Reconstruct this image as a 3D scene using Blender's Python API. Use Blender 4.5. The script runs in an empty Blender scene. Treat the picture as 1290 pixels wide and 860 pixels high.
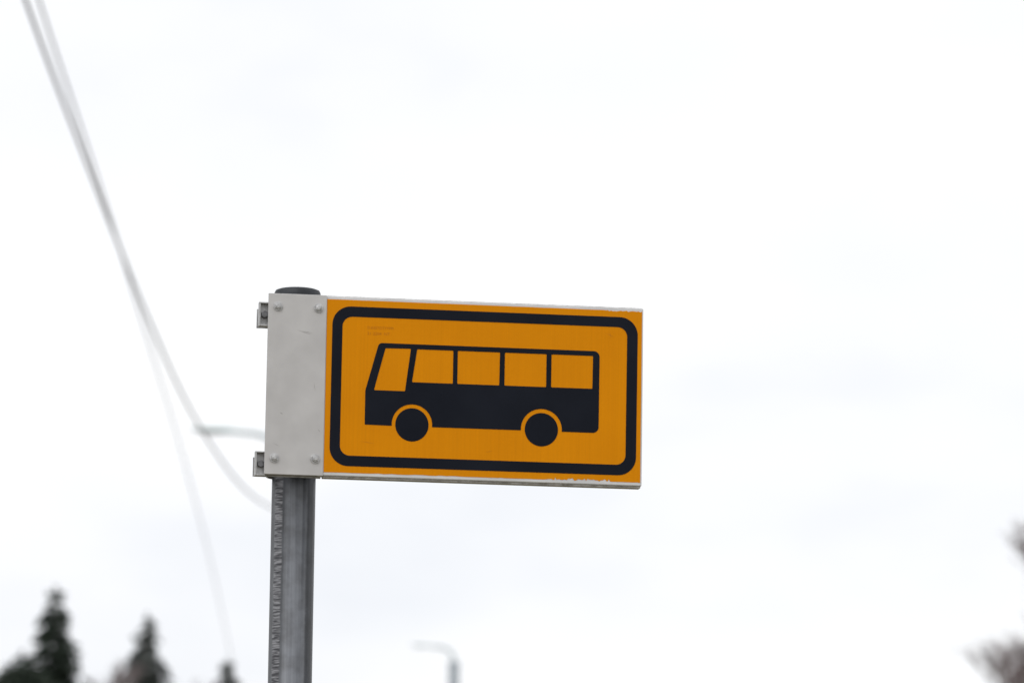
import bpy, bmesh, math, random
from mathutils import Vector, Matrix
random.seed(7)
scene = bpy.context.scene
COL = scene.collection
scene.view_settings.view_transform = 'Standard'
scene.view_settings.look = 'None'
scene.view_settings.exposure = 0

# ------------------------------------------------------------------ materials
def new_mat(name):
    m = bpy.data.materials.new(name); m.use_nodes = True
    nt = m.node_tree; b = nt.nodes['Principled BSDF']
    return m, nt, b

def N(nt, typ, **kw):
    n = nt.nodes.new(typ)
    for k, v in kw.items():
        setattr(n, k, v)
    return n

def noise_mat(name, c1, c2, scale=5.0, rough=0.7, metal=0.0, bump=0.0, stretch=(1, 1, 1), detail=6, lo=0.35, hi=0.65, spec=0.5):
    m, nt, b = new_mat(name)
    tc = N(nt, 'ShaderNodeTexCoord'); mp = N(nt, 'ShaderNodeMapping')
    mp.inputs['Scale'].default_value = stretch
    nz = N(nt, 'ShaderNodeTexNoise'); nz.inputs['Scale'].default_value = scale; nz.inputs['Detail'].default_value = detail
    cr = N(nt, 'ShaderNodeValToRGB')
    cr.color_ramp.elements[0].position = lo; cr.color_ramp.elements[1].position = hi
    cr.color_ramp.elements[0].color = (*c1, 1); cr.color_ramp.elements[1].color = (*c2, 1)
    L = nt.links.new
    L(tc.outputs['Object'], mp.inputs['Vector']); L(mp.outputs['Vector'], nz.inputs['Vector'])
    L(nz.outputs['Fac'], cr.inputs['Fac']); L(cr.outputs['Color'], b.inputs['Base Color'])
    b.inputs['Roughness'].default_value = rough; b.inputs['Metallic'].default_value = metal
    b.inputs['Specular IOR Level'].default_value = spec
    if bump:
        bp = N(nt, 'ShaderNodeBump'); bp.inputs['Strength'].default_value = bump; bp.inputs['Distance'].default_value = 0.01
        L(nz.outputs['Fac'], bp.inputs['Height']); L(bp.outputs['Normal'], b.inputs['Normal'])
    return m

def sign_film_mat():
    m, nt, b = new_mat('yellow_reflective_film'); L = nt.links.new
    tc = N(nt, 'ShaderNodeTexCoord')
    mp = N(nt, 'ShaderNodeMapping'); mp.inputs['Scale'].default_value = (430, 1, 3)
    n1 = N(nt, 'ShaderNodeTexNoise'); n1.inputs['Scale'].default_value = 1.0; n1.inputs['Detail'].default_value = 2
    L(tc.outputs['Object'], mp.inputs['Vector']); L(mp.outputs['Vector'], n1.inputs['Vector'])
    n2 = N(nt, 'ShaderNodeTexNoise'); n2.inputs['Scale'].default_value = 9; n2.inputs['Detail'].default_value = 5
    L(tc.outputs['Object'], n2.inputs['Vector'])
    n3 = N(nt, 'ShaderNodeTexNoise'); n3.inputs['Scale'].default_value = 900; n3.inputs['Detail'].default_value = 2
    L(tc.outputs['Object'], n3.inputs['Vector'])
    a1 = N(nt, 'ShaderNodeMath', operation='MULTIPLY_ADD'); a1.inputs[1].default_value = 0.35
    L(n1.outputs['Fac'], a1.inputs[0])
    a2 = N(nt, 'ShaderNodeMath', operation='MULTIPLY_ADD'); a2.inputs[1].default_value = 0.45; a2.inputs[2].default_value = 0.0
    L(n2.outputs['Fac'], a2.inputs[0]); L(a2.outputs[0], a1.inputs[2])
    a3 = N(nt, 'ShaderNodeMath', operation='MULTIPLY_ADD'); a3.inputs[1].default_value = 0.25
    L(n3.outputs['Fac'], a3.inputs[0]); L(a1.outputs[0], a3.inputs[2])
    cr = N(nt, 'ShaderNodeValToRGB')
    cr.color_ramp.elements[0].position = 0.34; cr.color_ramp.elements[1].position = 0.70
    cr.color_ramp.elements[0].color = (0.71, 0.243, 0.0012, 1); cr.color_ramp.elements[1].color = (0.82, 0.292, 0.0016, 1)
    L(a3.outputs[0], cr.inputs['Fac']); L(cr.outputs['Color'], b.inputs['Base Color'])
    b.inputs['Roughness'].default_value = 0.5; b.inputs['Specular IOR Level'].default_value = 0.06
    return m

def pole_mat(r):
    m, nt, b = new_mat('galvanised_pole_steel'); L = nt.links.new
    tc = N(nt, 'ShaderNodeTexCoord'); sp = N(nt, 'ShaderNodeSeparateXYZ')
    L(tc.outputs['Object'], sp.inputs[0])
    xr = N(nt, 'ShaderNodeMath', operation='DIVIDE'); xr.inputs[1].default_value = r; L(sp.outputs['X'], xr.inputs[0])
    seam = N(nt, 'ShaderNodeValToRGB')
    mr = N(nt, 'ShaderNodeMapRange'); mr.inputs['From Min'].default_value = -1; mr.inputs['From Max'].default_value = 1
    L(xr.outputs[0], mr.inputs['Value'])
    wob = N(nt, 'ShaderNodeTexNoise'); wob.inputs['Scale'].default_value = 60; wob.inputs['Detail'].default_value = 3
    L(tc.outputs['Object'], wob.inputs['Vector'])
    wa = N(nt, 'ShaderNodeMath', operation='MULTIPLY_ADD'); wa.inputs[1].default_value = 0.05
    L(wob.outputs['Fac'], wa.inputs[0]); L(mr.outputs[0], wa.inputs[2])
    e = seam.color_ramp.elements
    e[0].position = 0.11; e[0].color = (0, 0, 0, 1); e[1].position = 0.14; e[1].color = (1, 1, 1, 1)
    x = e.new(0.28); x.color = (1, 1, 1, 1); x = e.new(0.32); x.color = (0, 0, 0, 1)
    L(wa.outputs[0], seam.inputs['Fac'])
    lt = N(nt, 'ShaderNodeMath', operation='LESS_THAN'); lt.inputs[1].default_value = 0.0; L(sp.outputs['Y'], lt.inputs[0])
    mk = N(nt, 'ShaderNodeMath', operation='MULTIPLY'); L(seam.outputs['Color'], mk.inputs[0]); L(lt.outputs[0], mk.inputs[1])
    mp = N(nt, 'ShaderNodeMapping'); mp.inputs['Scale'].default_value = (60, 60, 620)
    L(tc.outputs['Object'], mp.inputs['Vector'])
    rn = N(nt, 'ShaderNodeTexNoise'); rn.inputs['Scale'].default_value = 1.0; rn.inputs['Detail'].default_value = 2
    L(mp.outputs['Vector'], rn.inputs['Vector'])
    rc = N(nt, 'ShaderNodeValToRGB'); rc.color_ramp.elements[0].position = 0.40; rc.color_ramp.elements[1].position = 0.62
    rc.color_ramp.elements[0].color = (0.055, 0.055, 0.06, 1); rc.color_ramp.elements[1].color = (0.27, 0.27, 0.28, 1)
    L(rn.outputs['Fac'], rc.inputs['Fac'])
    mp2 = N(nt, 'ShaderNodeMapping'); mp2.inputs['Scale'].default_value = (120, 120, 2.5)
    L(tc.outputs['Object'], mp2.inputs['Vector'])
    sn = N(nt, 'ShaderNodeTexNoise'); sn.inputs['Scale'].default_value = 1.0; sn.inputs['Detail'].default_value = 4
    L(mp2.outputs['Vector'], sn.inputs['Vector'])
    sc = N(nt, 'ShaderNodeValToRGB'); sc.color_ramp.elements[0].position = 0.33; sc.color_ramp.elements[1].position = 0.68
    sc.color_ramp.elements[0].color = (0.115, 0.122, 0.132, 1); sc.color_ramp.elements[1].color = (0.235, 0.245, 0.255, 1)
    L(sn.outputs['Fac'], sc.inputs['Fac'])
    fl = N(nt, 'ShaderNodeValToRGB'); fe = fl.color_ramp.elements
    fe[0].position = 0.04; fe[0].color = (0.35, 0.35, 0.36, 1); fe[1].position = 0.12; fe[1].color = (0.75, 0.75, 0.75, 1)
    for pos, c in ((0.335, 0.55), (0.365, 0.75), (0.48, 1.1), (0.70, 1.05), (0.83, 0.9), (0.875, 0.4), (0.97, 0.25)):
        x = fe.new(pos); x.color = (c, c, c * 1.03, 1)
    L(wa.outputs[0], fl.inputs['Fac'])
    gn = N(nt, 'ShaderNodeTexNoise'); gn.inputs['Scale'].default_value = 45; gn.inputs['Detail'].default_value = 7
    L(tc.outputs['Object'], gn.inputs['Vector'])
    gr = N(nt, 'ShaderNodeValToRGB'); gr.color_ramp.elements[0].position = 0.35; gr.color_ramp.elements[1].position = 0.6
    gr.color_ramp.elements[0].color = (0.78, 0.77, 0.76, 1); gr.color_ramp.elements[1].color = (1.05, 1.05, 1.05, 1)
    L(gn.outputs['Fac'], gr.inputs['Fac'])
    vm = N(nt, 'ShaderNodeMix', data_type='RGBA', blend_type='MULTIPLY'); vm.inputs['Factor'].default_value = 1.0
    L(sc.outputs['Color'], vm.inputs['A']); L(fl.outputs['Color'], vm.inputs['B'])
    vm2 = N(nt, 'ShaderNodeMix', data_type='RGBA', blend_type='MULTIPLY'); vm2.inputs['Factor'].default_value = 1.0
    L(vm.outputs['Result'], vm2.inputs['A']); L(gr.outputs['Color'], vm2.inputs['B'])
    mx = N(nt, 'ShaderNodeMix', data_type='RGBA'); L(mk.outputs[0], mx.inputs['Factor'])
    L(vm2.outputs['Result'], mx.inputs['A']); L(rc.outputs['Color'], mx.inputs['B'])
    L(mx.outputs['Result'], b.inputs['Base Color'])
    b.inputs['Metallic'].default_value = 0.6; b.inputs['Roughness'].default_value = 0.45
    hm = N(nt, 'ShaderNodeMath', operation='MULTIPLY'); L(mk.outputs[0], hm.inputs[0]); L(rn.outputs['Fac'], hm.inputs[1])
    bp = N(nt, 'ShaderNodeBump'); bp.inputs['Strength'].default_value = 0.3; bp.inputs['Distance'].default_value = 0.001
    L(hm.outputs[0], bp.inputs['Height']); L(bp.outputs['Normal'], b.inputs['Normal'])
    return m

M_white = noise_mat('sign_frame_aluminium', (0.62, 0.625, 0.63), (0.74, 0.74, 0.74), 14, 0.5, 0.0, 0.0)
M_plate = noise_mat('grey_painted_plate', (0.52, 0.51, 0.505), (0.60, 0.59, 0.585), 18, 0.55, 0.0, 0.03, detail=9)
M_edge = noise_mat('weathered_edge', (0.38, 0.37, 0.36), (0.68, 0.67, 0.66), 120, 0.7, 0.0, 0.2)
M_bolt = noise_mat('bolt_zinc', (0.42, 0.42, 0.42), (0.60, 0.60, 0.60), 200, 0.4, 0.35)
M_dark = noise_mat('dark_bolt', (0.09, 0.09, 0.095), (0.2, 0.2, 0.21), 150, 0.5, 0.5)
M_black = noise_mat('black_vinyl', (0.0065, 0.0085, 0.0150), (0.0100, 0.0125, 0.0205), 12, 0.55, 0, spec=0.1)
M_yellow = sign_film_mat()
M_scr = noise_mat('scratch_grey', (0.33, 0.32, 0.31), (0.45, 0.44, 0.43), 100, 0.7)
M_txt = noise_mat('faint_print', (0.52, 0.18, 0.008), (0.62, 0.215, 0.012), 60, 0.6, spec=0.1)
M_cap = noise_mat('rubber_cap', (0.014, 0.017, 0.022), (0.032, 0.037, 0.044), 60, 0.55)
M_clamp = noise_mat('clamp_steel', (0.36, 0.36, 0.36), (0.55, 0.55, 0.55), 90, 0.45, 0.4)
M_lamp = noise_mat('lamp_steel', (0.30, 0.34, 0.37), (0.42, 0.46, 0.49), 3, 0.5, 0.2)
M_lamphead = noise_mat('lamp_head_paint', (0.66, 0.78, 0.80), (0.72, 0.82, 0.83), 3, 0.5, 0.0)
M_arm = noise_mat('lamp_arm_paint', (0.60, 0.68, 0.71), (0.66, 0.74, 0.76), 3, 0.5, 0.0)
M_glass = noise_mat('lamp_glass', (0.76, 0.8, 0.8), (0.82, 0.84, 0.84), 3, 0.2, 0.0)
M_wire = noise_mat('cable_sheath', (0.20, 0.20, 0.22), (0.27, 0.27, 0.29), 3, 0.6)
M_wood = noise_mat('creosoted_wood', (0.09, 0.065, 0.045), (0.17, 0.13, 0.1), 8, 0.85, 0, 0.3, (6, 6, 0.5))
M_bark = noise_mat('bark', (0.10, 0.07, 0.06), (0.20, 0.15, 0.13), 6, 0.9, 0, 0.3, (3, 3, 0.6))
M_twig = noise_mat('bare_twigs', (0.17, 0.14, 0.14), (0.27, 0.23, 0.225), 2, 0.9)
M_twigred = noise_mat('reddish_twigs', (0.11, 0.065, 0.06), (0.18, 0.115, 0.105), 2, 0.9)
M_need = noise_mat('spruce_needles', (0.012, 0.022, 0.014), (0.034, 0.050, 0.032), 1.6, 0.8)
M_need_haze = noise_mat('spruce_needles_hazed', (0.060, 0.070, 0.064), (0.115, 0.125, 0.115), 1.6, 0.8)  # far spruces: distance haze painted into a paler, greyer needle colour
M_ground = noise_mat('spring_grass', (0.09, 0.08, 0.045), (0.21, 0.18, 0.11), 0.8, 0.95, 0, 0.5, detail=12)
M_asph = noise_mat('asphalt', (0.04, 0.04, 0.042), (0.065, 0.065, 0.066), 30, 0.9, 0, 0.2, detail=10)
M_pave = noise_mat('pavement_asphalt', (0.07, 0.07, 0.07), (0.11, 0.108, 0.105), 25, 0.9, 0, 0.2, detail=10)
M_kerb = noise_mat('granite_kerb', (0.24, 0.24, 0.24), (0.38, 0.37, 0.36), 40, 0.8)
M_line = noise_mat('road_paint', (0.55, 0.55, 0.54), (0.8, 0.8, 0.78), 15, 0.7)

# ------------------------------------------------------------------ helpers
def link(o, parent=None):
    COL.objects.link(o)
    if parent is not None: o.parent = parent
    return o

def empty(name, loc=(0, 0, 0), rot=(0, 0, 0)):
    e = bpy.data.objects.new(name, None); e.location = loc; e.rotation_euler = rot
    e.empty_display_size = 0.1
    return link(e)

def mesh_obj(name, bm, mat, parent=None, smooth=False, bevel=0, seg=2, extra=()):
    me = bpy.data.meshes.new(name); bm.to_mesh(me); bm.free()
    me.materials.append(mat)
    for m in extra: me.materials.append(m)
    if smooth:
        for p in me.polygons: p.use_smooth = True
    o = link(bpy.data.objects.new(name, me), parent)
    if bevel:
        md = o.modifiers.new('b', 'BEVEL'); md.width = bevel; md.segments = seg; md.limit_method = 'ANGLE'
        for p in me.polygons: p.use_smooth = False
    return o

def box(bm, x0, x1, y0, y1, z0, z1):
    r = bmesh.ops.create_cube(bm, size=1)
    bmesh.ops.scale(bm, vec=(x1 - x0, y1 - y0, z1 - z0), verts=r['verts'])
    bmesh.ops.translate(bm, vec=((x0 + x1) / 2, (y0 + y1) / 2, (z0 + z1) / 2), verts=r['verts'])

def cyl(bm, c, axis, r1, r2, length, seg=24):
    r = bmesh.ops.create_cone(bm, cap_ends=True, segments=seg, radius1=r1, radius2=r2, depth=length)
    q = Vector((0, 0, 1)).rotation_difference(Vector(axis).normalized()).to_matrix().to_4x4()
    bmesh.ops.transform(bm, matrix=Matrix.Translation(Vector(c)) @ q, verts=r['verts'])

def rounded(pts, radii, n=8):
    out = []; L = len(pts)
    for i in range(L):
        p = Vector(pts[i]); r = radii[i] if isinstance(radii, (list, tuple)) else radii
        if r <= 0: out.append(tuple(p)); continue
        a = (Vector(pts[i - 1]) - p).normalized(); b = (Vector(pts[(i + 1) % L]) - p).normalized()
        ang = a.angle(b); t = r / math.tan(ang / 2)
        c = p + (a + b).normalized() * (r / math.sin(ang / 2))
        s = p + a * t - c; e = p + b * t - c
        a0 = math.atan2(s.y, s.x); a1 = math.atan2(e.y, e.x); d = (a1 - a0 + math.pi) % (2 * math.pi) - math.pi
        for k in range(n + 1):
            th = a0 + d * k / n; out.append((c.x + r * math.cos(th), c.y + r * math.sin(th)))
    return out

def circle(cx, cy, r, n=72):
    return [(cx + r * math.cos(2 * math.pi * k / n), cy + r * math.sin(2 * math.pi * k / n)) for k in range(n)]

def flat(name, loops, yfront, mat, parent, th=0.0003):
    """flat sheet in the sign plane from loops in millimetres (x right, y up); even-odd holes"""
    cu = bpy.data.curves.new(name, 'CURVE'); cu.dimensions = '2D'; cu.fill_mode = 'BOTH'; cu.extrude = th / 2
    for lp in loops:
        s = cu.splines.new('POLY'); s.points.add(len(lp) - 1); s.use_cyclic_u = True
        for i, (x, y) in enumerate(lp): s.points[i].co = (x / 1000, y / 1000, 0, 1)
    t = bpy.data.objects.new('tmp', cu); COL.objects.link(t); bpy.context.view_layer.update()
    me = bpy.data.meshes.new_from_object(t.evaluated_get(bpy.context.evaluated_depsgraph_get()))
    bpy.data.objects.remove(t)
    for v in me.vertices:
        x, y, z = v.co; v.co = (x, yfront + th / 2 - z, y)
    me.name = name; me.materials.clear(); me.materials.append(mat)
    return link(bpy.data.objects.new(name, me), parent)

def tube(name, pts, rad, mat, parent=None, seg=8):
    bm = bmesh.new(); rings = []
    n = len(pts); P = [Vector(p) for p in pts]
    for i in range(n):
        d = (P[min(i + 1, n - 1)] - P[max(i - 1, 0)]).normalized()
        u = d.orthogonal().normalized() if i == 0 else (pu - d * pu.dot(d)).normalized()
        pu = u; w = d.cross(u)
        r = rad[i] if isinstance(rad, (list, tuple)) else rad
        rings.append([bm.verts.new(P[i] + (u * math.cos(2 * math.pi * k / seg) + w * math.sin(2 * math.pi * k / seg)) * r) for k in range(seg)])
    for a, b in zip(rings, rings[1:]):
        for k in range(seg): bm.faces.new((a[k], a[(k + 1) % seg], b[(k + 1) % seg], b[k]))
    bm.faces.new(list(reversed(rings[0]))); bm.faces.new(rings[-1])
    return mesh_obj(name, bm, mat, parent, smooth=True)

# ------------------------------------------------------------------ bus stop sign
YAW = 0.14343
S = empty('bus_stop_sign', (-0.32955, 5.2, 2.48496), (0, 0.00475, YAW))

bm = bmesh.new(); box(bm, 0.0700, 0.51448, 0.0, 0.022, -0.24418, 0.0)
mesh_obj('panel', bm, M_white, S, bevel=0.0012)
bm = bmesh.new(); box(bm, 0.0795, 0.5135, 0.0035, 0.0205, -0.2466, -0.2440)
mesh_obj('panel_bottom_profile', bm, M_edge, S, bevel=0.0005)
bm = bmesh.new(); box(bm, 0.0795, 0.5135, 0.003, 0.019, -0.0002, 0.0012)
mesh_obj('panel_top_profile', bm, M_edge, S, bevel=0.0004)
bm = bmesh.new(); box(bm, -0.0002, 0.0790, -0.0022, -0.0002, -0.2450, 0.0009)
mesh_obj('mounting_plate', bm, M_plate, S, bevel=0.0007)
bm = bmesh.new(); box(bm, 0.0020, 0.0695, 0.0002, 0.009, -0.2442, -0.0006)
mesh_obj('mounting_plate_back', bm, M_plate, S, bevel=0.0007)

# yellow reflective film with peeled bits along the bottom and top edge
rnd = random.Random(3)
bottom = []
x = 80.0
while x < 512:
    if 384 < x < 472:
        dy = rnd.choice([0, 0.4, 1.2, 2.2, 3.2, 1.8, 0.2]) ; step = rnd.uniform(1.2, 3.5)
    elif 150 < x < 330:
        dy = rnd.choice([0, 0, 0.1, 0.5]); step = rnd.uniform(3, 9)
    else:
        dy = rnd.choice([0, 0, 0.15]); step = rnd.uniform(6, 14)
    bottom.append((x, -239.6 + dy)); x += step
bottom.append((512.4, -239.9))
top = []
x = 512.6
while x > 80:
    if x > 462: dy = rnd.choice([0, 0.2, 0.8, 1.3, 0.3]); step = rnd.uniform(1.5, 4)
    else: dy = rnd.choice([0, 0, 0.12]); step = rnd.uniform(8, 18)
    top.append((x, -3.9 - dy)); x -= step
top.append((79.6, -4.0))
flat('yellow_film', [bottom + top], -0.0004, M_yellow, S)

bo = rounded([(87.4, -12.9), (506.8, -12.9), (506.0, -230.4), (87.4, -230.4)], 25, 12)
bi = rounded([(101.1, -26.8), (492.2, -26.8), (491.6, -216.2), (101.1, -216.2)], 13.5, 10)
flat('black_border', [bo, bi], -0.0009, M_black, S)

def arc(cx, cy, r, a0, a1, n=30):
    return [(cx + r * math.cos(math.radians(a0 + (a1 - a0) * k / n)), cy + r * math.sin(math.radians(a0 + (a1 - a0) * k / n))) for k in range(n + 1)]
ro = rounded([(133.9, -127.0), (151.3, -61.3), (454.2, -61.3), (454.0, -173.6), (410, -173.6)], [2.5, 6, 8, 8, 0])[9:]
body = ro[:-1] + arc(375.3, -171.6, 28.2, -4, 184) + arc(198.3, -171.2, 27.6, -5, 185) + \
    [(134.2, -173.2), (134.0, -128.4), (134.3, -125.8)]
wins = [[(160.2, -68.2), (195.0, -67.6), (188.0, -126), (145.6, -126)],
        [(203.5, -68), (253, -68), (253, -113.3), (197.2, -113.3)],
        [(259, -68), (317, -68), (316.6, -113.3), (259, -113.3)],
        [(323.6, -68), (381, -68), (381, -113.3), (323.6, -113.3)],
        [(387.8, -68), (445.2, -68), (444.8, -113.3), (387.8, -113.3)]]
flat('bus_pictogram_body', [body] + [rounded(w, 1.2, 3) for w in wins], -0.0009, M_black, S)
flat('bus_pictogram_front_wheel', [circle(198.3, -171.4, 22.6)], -0.0009, M_black, S)
flat('bus_pictogram_rear_wheel', [circle(375.3, -171.8, 22.8)], -0.0009, M_black, S)

# tiny production print
for i, (s, w) in enumerate((('D.KESTOTYYPPI', 35.5), ('21 2204  NT', 31.0))):
    cu = bpy.data.curves.new('print', 'FONT'); cu.body = s; cu.size = 0.0054; cu.fill_mode = 'FRONT'
    t = bpy.data.objects.new('tmp', cu); COL.objects.link(t); bpy.context.view_layer.update()
    me = bpy.data.meshes.new_from_object(t.evaluated_get(bpy.context.evaluated_depsgraph_get())); bpy.data.objects.remove(t)
    mxx = max(v.co.x for v in me.vertices)
    for v in me.vertices:
        v.co = (0.135 + v.co.x * w / 1000 / mxx, -0.0006, -0.0428 - 0.0078 * i + v.co.y)
    me.materials.clear(); me.materials.append(M_txt)
    link(bpy.data.objects.new('small_print', me), S)

# scratches
def sliver(name, x0, z0, x1, z1, w, y=-0.00232, mat=M_scr):
    d = Vector((x1 - x0, z1 - z0)).normalized(); n = Vector((-d.y, d.x)) * w / 2
    flat(name, [[(x0, z0), ((x0 + x1) / 2 + n.x, (z0 + z1) / 2 + n.y), (x1, z1), ((x0 + x1) / 2 - n.x, (z0 + z1) / 2 - n.y)]], y, mat, S, 0.0001)
sliver('scratch', 39, -48, 60, -54, 1.1)
sliver('scratch', 46, -49, 61, -52, 0.7)
sliver('scratch', 19, -161, 23.5, -163.5, 1.2)
sliver('scratch', 64, -118, 66, -131, 0.6)
sliver('scratch', 11, -203, 20, -207, 0.7)
sliver('scratch', 71, -182, 74, -186, 1.0)
sliver('scratch', 463, -36, 474, -41, 0.8, -0.00052, M_txt)
sliver('scratch', 468, -33, 470, -44, 0.6, -0.00052, M_txt)
sliver('scratch', 128, -196, 150, -199, 0.6, -0.00052, M_txt)
sliver('scratch', 300, -205, 309, -203, 0.7, -0.00052, M_txt)

# bolts
for (bx, bz) in ((13, -17), (68, -17.3), (13, -223), (68, -222.4)):
    bm = bmesh.new()
    cyl(bm, (bx / 1000, -0.0028, bz / 1000), (0, -1, 0), 0.0066, 0.0064, 0.0010, 28)
    cyl(bm, (bx / 1000, -0.0050, bz / 1000), (0, -1, 0), 0.0050, 0.0045, 0.0040, 6)
    cyl(bm, (bx / 1000, -0.0074, bz / 1000), (0, -1, 0), 0.0036, 0.0024, 0.0010, 20)
    mesh_obj('plate_bolt', bm, M_bolt, S, bevel=0.0003)

# pole clamps: channel brackets behind the plate + strap round the pole
PX, PY = 0.0390, 0.0435
for zc in (-27.5, -230.5):
    z = zc / 1000
    bm = bmesh.new()
    box(bm, -0.0125, 0.0030, 0.0095, 0.0120, z - 0.0165, z + 0.0165)
    box(bm, -0.0125, -0.0100, 0.0010, 0.0094, z - 0.0165, z + 0.0165)
    box(bm, -0.0099, 0.0020, 0.0010, 0.0094, z + 0.0145, z + 0.0165)
    box(bm, -0.0099, 0.0020, 0.0010, 0.0094, z - 0.0165, z - 0.0140)
    box(bm, 0.0031, 0.0750, 0.0095, 0.0115, z - 0.0165, z + 0.0165)
    mesh_obj('clamp_channel', bm, M_clamp, S, bevel=0.0005)
    bm = bmesh.new()
    cyl(bm, (-0.0040, 0.0060, z), (0, -1, 0), 0.0052, 0.0050, 0.0065, 6)
    cyl(bm, (-0.0040, 0.030, z), (0, -1, 0), 0.0030, 0.0030, 0.045, 12)
    mesh_obj('clamp_bolt', bm, M_dark, S, bevel=0.0004)
    bm = bmesh.new(); n = 24
    pr = None
    for k in range(n + 1):
        th = math.pi * k / n; c, s = math.cos(th), math.sin(th)
        q = [bm.verts.new((PX + c * rr, PY + s * rr, z + zz)) for rr, zz in ((0.0302, -0.013), (0.0325, -0.013), (0.0325, 0.013), (0.0302, 0.013))]
        if pr:
            for j in range(4): bm.faces.new((pr[j], pr[(j + 1) % 4], q[(j + 1) % 4], q[j]))
        else: bm.faces.new(q)
        pr = q
    bm.faces.new(list(reversed(pr)))
    box(bm, -0.0120, PX - 0.0326, PY - 0.002, PY + 0.0005, z - 0.013, z + 0.013)
    box(bm, PX + 0.0326, 0.0800, PY - 0.002, PY + 0.0005, z - 0.013, z + 0.013)
    mesh_obj('clamp_strap', bm, M_clamp, S, smooth=False)

# pole and cap (world vertical)
pw = Matrix.Rotation(YAW, 4, 'Z') @ Vector((PX, PY, 0)) + Vector((-0.32955, 5.2, 0))
POLE = empty('sign_pole', (-0.2932, pw.y, 0))
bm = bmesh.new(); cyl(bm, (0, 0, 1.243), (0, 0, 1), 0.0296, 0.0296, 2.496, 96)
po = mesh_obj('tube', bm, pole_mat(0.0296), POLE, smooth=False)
for p in po.data.polygons: p.use_smooth = abs(p.normal.z) < 0.5
bm = bmesh.new()
prof = [(0.0299, 2.462), (0.0316, 2.4622), (0.0318, 2.490), (0.0314, 2.4945), (0.0300, 2.4975), (0.026, 2.4990), (0.0, 2.5000)]
pr = None
for (r, z) in prof:
    if r == 0:
        v = bm.verts.new((0, 0, z))
        for k in range(64): bm.faces.new((pr[k], pr[(k + 1) % 64], v))
    else:
        q = [bm.verts.new((r * math.cos(2 * math.pi * k / 64), r * math.sin(2 * math.pi * k / 64), z)) for k in range(64)]
        if pr:
            for k in range(64): bm.faces.new((pr[k], pr[(k + 1) % 64], q[(k + 1) % 64], q[k]))
        pr = q
mesh_obj('rubber_cap', bm, M_cap, POLE, smooth=True)

# ------------------------------------------------------------------ street lamps
def street_lamp(base, H, tip, pr_, pt, ar, hs=1.0):
    E = empty('street_lamp', (base[0], base[1], 0))
    tube('post', [(0, 0, 0), (0, 0, 1.2), (0, 0, 1.25), (0, 0, H)], [pr_ * 1.25, pr_ * 1.2, pr_, pt], M_lamp, E, 16)
    T = Vector((tip[0] - base[0], tip[1] - base[1], tip[2]))
    hl = min(0.6, abs(T.x) * 0.5)
    pts = []
    p0 = Vector((0, 0, H - 0.02)); p1 = Vector((0.0, 0, T.z - 0.02)); p2 = Vector((T.x + hl * 0.95, 0, T.z - 0.04))
    for k in range(17):
        t = k / 16; pts.append(p0 * (1 - t) ** 2 + p1 * 2 * t * (1 - t) + p2 * t * t)
    tube('arm', pts, [ar - 0.3 * ar * k / 16 for k in range(17)], M_arm, E, 10)
    bm = bmesh.new(); pr0 = None
    secs = [(0.0, 0.03, 0.03), (0.06, 0.05, 0.045), (0.25, 0.10, 0.065), (0.55, 0.13, 0.06), (0.85, 0.10, 0.04), (1.0, 0.04, 0.014)]
    for (s, w, h) in secs:
        cx = T.x + hl * (1 - s); cz = T.z - 0.04 + 0.03 * s; h *= hs; w *= hs
        q = [bm.verts.new((cx, w * math.cos(2 * math.pi * k / 16), cz + h * math.sin(2 * math.pi * k / 16) * (1.0 if k <= 8 else 0.4))) for k in range(16)]
        if pr0:
            for k in range(16): bm.faces.new((pr0[k], pr0[(k + 1) % 16], q[(k + 1) % 16], q[k]))
        else: bm.faces.new(q)
        pr0 = q
    bm.faces.new(list(reversed(pr0)))
    bmesh.ops.recalc_face_normals(bm, faces=bm.faces)
    mesh_obj('luminaire', bm, M_lamphead, E, smooth=True)
    bm = bmesh.new()
    r = bmesh.ops.create_uvsphere(bm, u_segments=16, v_segments=8, radius=1)
    bmesh.ops.scale(bm, vec=(hl * 0.3, 0.09 * hs, 0.018 * hs), verts=r['verts'])
    bmesh.ops.translate(bm, vec=(T.x + hl * 0.45, 0, T.z - 0.03 - 0.02 * hs), verts=r['verts'])
    mesh_obj('lens', bm, M_glass, E, smooth=True)
    return E
street_lamp((-2.70, 47.0), 7.40, (-3.893, 47.0, 7.93), 0.085, 0.06, 0.042, 0.85)
street_lamp((-1.13, 81.0), 7.70, (-2.038, 81.0, 8.05), 0.13, 0.11, 0.045, 0.6)

# ------------------------------------------------------------------ overhead cables and poles
w1 = [(-2.2, -2, 8.75), (-2.33, 6, 7.62), (-2.43, 13, 6.86), (-2.49, 19.26, 6.39), (-2.52, 22.2, 6.24), (-2.55, 24.9, 6.13), (-2.58, 27.5, 6.05),
      (-2.63, 31.72, 6.02), (-2.69, 37.22, 6.19), (-2.75, 42.0, 6.50), (-2.80, 46.9, 6.93)]
w2 = [(-1.6, -2, 6.3), (-2.2, 10, 6.85), (-2.90, 23.14, 7.33), (-3.06, 26.12, 7.46), (-3.26, 29.7, 7.64), (-3.51, 34.23, 7.84), (-3.89, 41.03, 8.12),
      (-4.62, 54.19, 8.62), (-5.64, 72.71, 9.10), (-6.74, 92.47, 9.36), (-8.16, 118.0, 9.55)]
def catmull(P, sub=6):
    P = [Vector(p) for p in P]; out = []
    for i in range(len(P) - 1):
        a = P[max(i - 1, 0)]; b = P[i]; c = P[i + 1]; d = P[min(i + 2, len(P) - 1)]
        for k in range(sub):
            t = k / sub
            out.append(0.5 * ((2 * b) + (c - a) * t + (2 * a - 5 * b + 4 * c - d) * t * t + (3 * b - a - 3 * c + d) * t ** 3))
    out.append(P[-1]); return out
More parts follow.
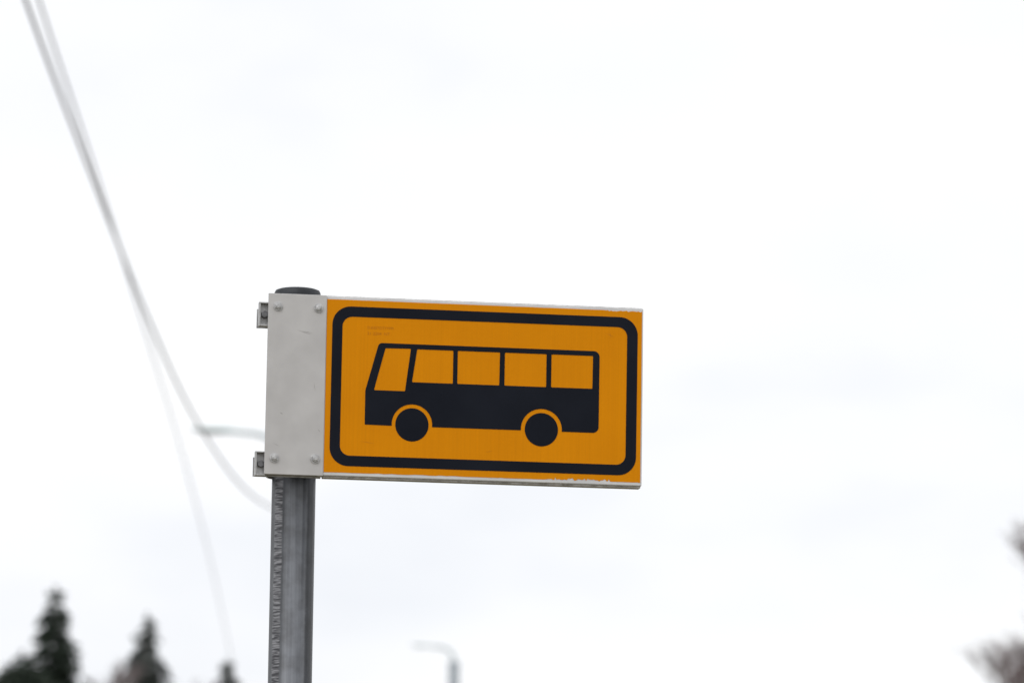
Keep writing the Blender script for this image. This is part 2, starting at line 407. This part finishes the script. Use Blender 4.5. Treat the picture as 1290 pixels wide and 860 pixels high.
tube('overhead_cable', catmull(w1), 0.0100, M_wire)
tube('overhead_cable.001', catmull(w2), 0.0085, M_wire)
for (x, y, H) in ((-1.9, -2.2, 9.2), (-8.16, 118.15, 9.7)):
    E = empty('utility_pole', (x, y, 0))
    tube('post', [(0, 0, 0), (0, 0, H)], [0.14, 0.095], M_wood, E, 16)
    bm = bmesh.new(); box(bm, -0.4, 0.4, -0.16, -0.1, H - 0.5, H - 0.4); mesh_obj('crossarm', bm, M_wood, E, bevel=0.01)
    for xx in (-0.34, 0.34):
        bm = bmesh.new(); cyl(bm, (xx, -0.13, H - 0.34), (0, 0, 1), 0.04, 0.025, 0.12, 12); mesh_obj('insulator', bm, M_kerb, E)

# ------------------------------------------------------------------ trees
def spruce(loc, H, slope, rmax, seed, mat, name='spruce_tree', r0=0.10):
    rd = random.Random(seed); E = empty(name, loc, (0, 0, rd.uniform(0, 6)))
    tube('trunk', [(0, 0, 0), (0.03, 0, H * 0.5), (0, 0, H * 0.99)], [H * 0.013, H * 0.008, 0.012], M_bark, E, 8)
    bm = bmesh.new()
    z = H - 0.25
    def card(c, d, l, w):
        d = d.normalized(); u = d.cross(Vector((rd.uniform(-1, 1), rd.uniform(-1, 1), rd.uniform(-1, 1)))).normalized()
        a = bm.verts.new(c - u * w * .5); b = bm.verts.new(c + u * w * .5)
        e = bm.verts.new(c + d * l * .7 + u * w * .35); f = bm.verts.new(c + d * l); g = bm.verts.new(c + d * l * .7 - u * w * .35)
        bm.faces.new((a, b, e, f, g))
    for k in range(26):
        card(Vector((0, 0, H - 0.5 + rd.uniform(-.1, .42))), Vector((rd.uniform(-.6, .6), rd.uniform(-.6, .6), 1)), 0.22, 0.045)
    while z > H * 0.10:
        dtop = H - z
        Rw = min(rmax, r0 + slope * dtop) * rd.uniform(0.65, 1.2)
        nb = int(6 + min(9, dtop * 1.4))
        for b in range(nb):
            th = rd.uniform(0, 2 * math.pi); L = Rw * rd.uniform(0.55, 1.25)
            dirv = Vector((math.cos(th), math.sin(th), 0))
            n = max(3, int(L / 0.15))
            for k in range(n):
                t = (k + rd.random()) / n
                p = dirv * L * t + Vector((0, 0, z + 0.22 * L * t - 0.55 * L * t * t + rd.uniform(-.05, .05)))
                side = dirv.cross(Vector((0, 0, 1))) * rd.choice((-1, 1))
                l = (0.30 + 0.22 * min(1, L)) * (1.1 - 0.6 * t)
                card(p, dirv * 0.7 + side * rd.uniform(.1, 1.0) + Vector((0, 0, rd.uniform(-.7, .15))), l, 0.12 + 0.06 * min(1, L))
                if L > 0.4:
                    card(p, dirv * 0.4 - side * rd.uniform(.3, 1.0) + Vector((0, 0, rd.uniform(-.9, 0))), l, 0.14)
        z -= rd.uniform(0.14, 0.27) * (1 + dtop * 0.03)
    mesh_obj('needle_foliage', bm, mat, E)
    return E

def bare_tree(loc, H, seed, twig, spread=0.5, name='birch_tree', dens=4, depth=5, tr=0.0045, keep=0.72):
    rd = random.Random(seed); E = empty(name, loc)
    V = []; F = []; MI = []
    def seg(p, q, r0, r1, mi):
        d = (q - p).normalized(); u = d.orthogonal().normalized(); w = d.cross(u); b = len(V)
        for c, rr in ((p, r0), (q, r1)):
            for k in range(3): V.append(c + (u * math.cos(2.094 * k) + w * math.sin(2.094 * k)) * rr)
        for k in range(3):
            F.append((b + k, b + (k + 1) % 3, b + 3 + (k + 1) % 3, b + 3 + k)); MI.append(mi)
    def grow(p, d, L, r, lev):
        n = 4 if lev < 3 else 3; q = p
        for i in range(n):
            d2 = (d + Vector((rd.uniform(-.16, .16), rd.uniform(-.16, .16), rd.uniform(-.02, .12)))).normalized()
            nq = q + d2 * L / n
            seg(q, nq, r * (1 - .6 * i / n), r * (1 - .6 * (i + 1) / n), 0 if lev < 2 else 1)
            if lev < depth and (lev > 0 or i > 0):
                for c in range(dens if lev > 0 else dens + 1):
                    if rd.random() < keep:
                        az = rd.uniform(0, 6.283); o = Vector((math.cos(az), math.sin(az), 0))
                        nd = (d2 * (1 - spread) + o * spread + Vector((0, 0, .18))).normalized()
                        grow(q + (nq - q) * rd.random(), nd, L * rd.uniform(.38, .58) * (1 - .1 * i), max(tr, r * 0.38), lev + 1)
            q = nq; d = d2
    grow(Vector((0, 0, 0)), Vector((0, 0, 1)), H * 0.86, H * 0.011, 0)
    me = bpy.data.meshes.new('trunk_and_branches'); me.from_pydata([tuple(v) for v in V], [], F)
    me.materials.append(M_bark); me.materials.append(twig)
    me.polygons.foreach_set('material_index', MI)
    link(bpy.data.objects.new('trunk_and_branches', me), E)
    return E

spruce((-16.75, 144, 0), 15.05, 0.33, 3.0, 11, M_need, r0=0.14)
spruce((-16.20, 130, 0), 11.60, 0.75, 2.8, 12, M_need, r0=0.25)
spruce((-17.3, 134, 0), 11.4, 0.75, 2.8, 22, M_need, r0=0.25)
spruce((-16.70, 180, 0), 17.2, 0.40, 3.2, 13, M_need_haze, r0=0.18)
spruce((-13.65, 190, 0), 15.9, 0.45, 3.2, 14, M_need_haze, r0=0.15)
bare_tree((-18.9, 172, 0), 13.6, 5, M_twig, depth=4, dens=4, tr=0.010)
bare_tree((-17.6, 165, 0), 12.9, 6, M_twig, depth=4, dens=4, tr=0.010)
bare_tree((-14.9, 172, 0), 12.6, 8, M_twig, depth=4, dens=4, tr=0.010)
bare_tree((9.75, 62, 0), 7.55, 21, M_twig, depth=4, dens=5, tr=0.0042, spread=0.55)
bare_tree((9.55, 66, 0), 7.30, 25, M_twigred, depth=4, dens=5, tr=0.0048, name='alder_tree', spread=0.52)

# ------------------------------------------------------------------ ground, road, pavement (below the frame)
def sheet(name, pts, z, mat):
    bm = bmesh.new(); bm.faces.new([bm.verts.new((x, y, z)) for x, y in pts]); return mesh_obj(name, bm, mat)
sheet('ground', [(-1500, -1500), (1500, -1500), (1500, 1500), (-1500, 1500)], 0.0, M_ground)
A = math.atan(0.047)
def strip(name, o0, o1, z0, z1, mat, y0=-60, y1=500):
    bm = bmesh.new(); box(bm, o0, o1, y0, y1, z0, z1); o = mesh_obj(name, bm, mat)
    o.rotation_euler = (0, 0, -A); o.location = (-4.85, 0, 0); return o
strip('road', -7.5, -0.72, -0.05, 0.004, M_asph)
strip('kerb', -0.72, -0.58, -0.05, 0.125, M_kerb)
strip('pavement', -0.58, 1.6, -0.05, 0.11, M_pave)
bm = bmesh.new(); y = -60
while y < 480:
    box(bm, -4.17, -4.05, y, y + 3, 0.005, 0.009); y += 12
box(bm, -7.3, -7.2, -60, 500, 0.005, 0.009)
o = mesh_obj('road_marking', bm, M_line); o.rotation_euler = (0, 0, -A); o.location = (-4.85, 0, 0)

# ------------------------------------------------------------------ world: overcast sky
SUN_EL, SUN_AZ = math.radians(38), math.radians(205)   # behind the camera, a little to the left
w = bpy.data.worlds.new('World'); scene.world = w; w.use_nodes = True
nt = w.node_tree; nt.nodes.clear(); L = nt.links.new
out = N(nt, 'ShaderNodeOutputWorld'); mix = N(nt, 'ShaderNodeMixShader'); mix.inputs[0].default_value = 0.95
sky = N(nt, 'ShaderNodeTexSky'); sky.sky_type = 'NISHITA'; sky.sun_disc = False
sky.sun_elevation = SUN_EL; sky.sun_rotation = SUN_AZ
b1 = N(nt, 'ShaderNodeBackground'); b1.inputs['Strength'].default_value = 0.1; L(sky.outputs[0], b1.inputs['Color'])
tc = N(nt, 'ShaderNodeTexCoord'); mp = N(nt, 'ShaderNodeMapping'); mp.inputs['Scale'].default_value = (1, 1, 2.2)
mp.inputs['Location'].default_value = (0.35, 0.1, 0.2)
n1 = N(nt, 'ShaderNodeTexNoise'); n1.inputs['Scale'].default_value = 5.5; n1.inputs['Detail'].default_value = 4; n1.inputs['Roughness'].default_value = 0.45
cr = N(nt, 'ShaderNodeValToRGB'); e = cr.color_ramp.elements
e[0].position = 0.28; e[0].color = (0.86, 0.885, 0.94, 1); e[1].position = 0.62; e[1].color = (1.06, 1.06, 1.065, 1)
x = e.new(0.42); x.color = (0.985, 0.993, 1.02, 1)
b2 = N(nt, 'ShaderNodeBackground'); b2.inputs['Strength'].default_value = 1.03
L(tc.outputs['Generated'], mp.inputs['Vector']); L(mp.outputs['Vector'], n1.inputs['Vector']); L(n1.outputs['Fac'], cr.inputs['Fac'])
L(cr.outputs['Color'], b2.inputs['Color']); L(b1.outputs[0], mix.inputs[1]); L(b2.outputs[0], mix.inputs[2]); L(mix.outputs[0], out.inputs['Surface'])

sd = bpy.data.lights.new('sun', 'SUN'); sd.energy = 0.6; sd.angle = math.radians(25); sd.color = (1, 0.97, 0.93)
so = link(bpy.data.objects.new('sun', sd))
dv = Vector((math.sin(SUN_AZ) * math.cos(SUN_EL), math.cos(SUN_AZ) * math.cos(SUN_EL), math.sin(SUN_EL)))
so.rotation_euler = dv.to_track_quat('Z', 'Y').to_euler(); so.location = dv * 50

# ------------------------------------------------------------------ camera
cd = bpy.data.cameras.new('camera'); cam = link(bpy.data.objects.new('camera', cd)); scene.camera = cam
cd.sensor_width = 22.3; cd.lens = 4917 * 22.3 / 1290; cd.clip_end = 4000; cd.clip_start = 0.1
p = math.radians(9); r = 0.01115
f = Vector((0, math.cos(p), math.sin(p))); U0 = Vector((0, -math.sin(p), math.cos(p))); R0 = Vector((1, 0, 0))
Rv = R0 * math.cos(r) + U0 * math.sin(r); Uv = -R0 * math.sin(r) + U0 * math.cos(r)
mw = Matrix((Rv, Uv, -f)).transposed().to_4x4(); mw.translation = Vector((0, 0, 1.6)); cam.matrix_world = mw
cd.dof.use_dof = True; cd.dof.focus_distance = 5.25; cd.dof.aperture_fstop = 4.6
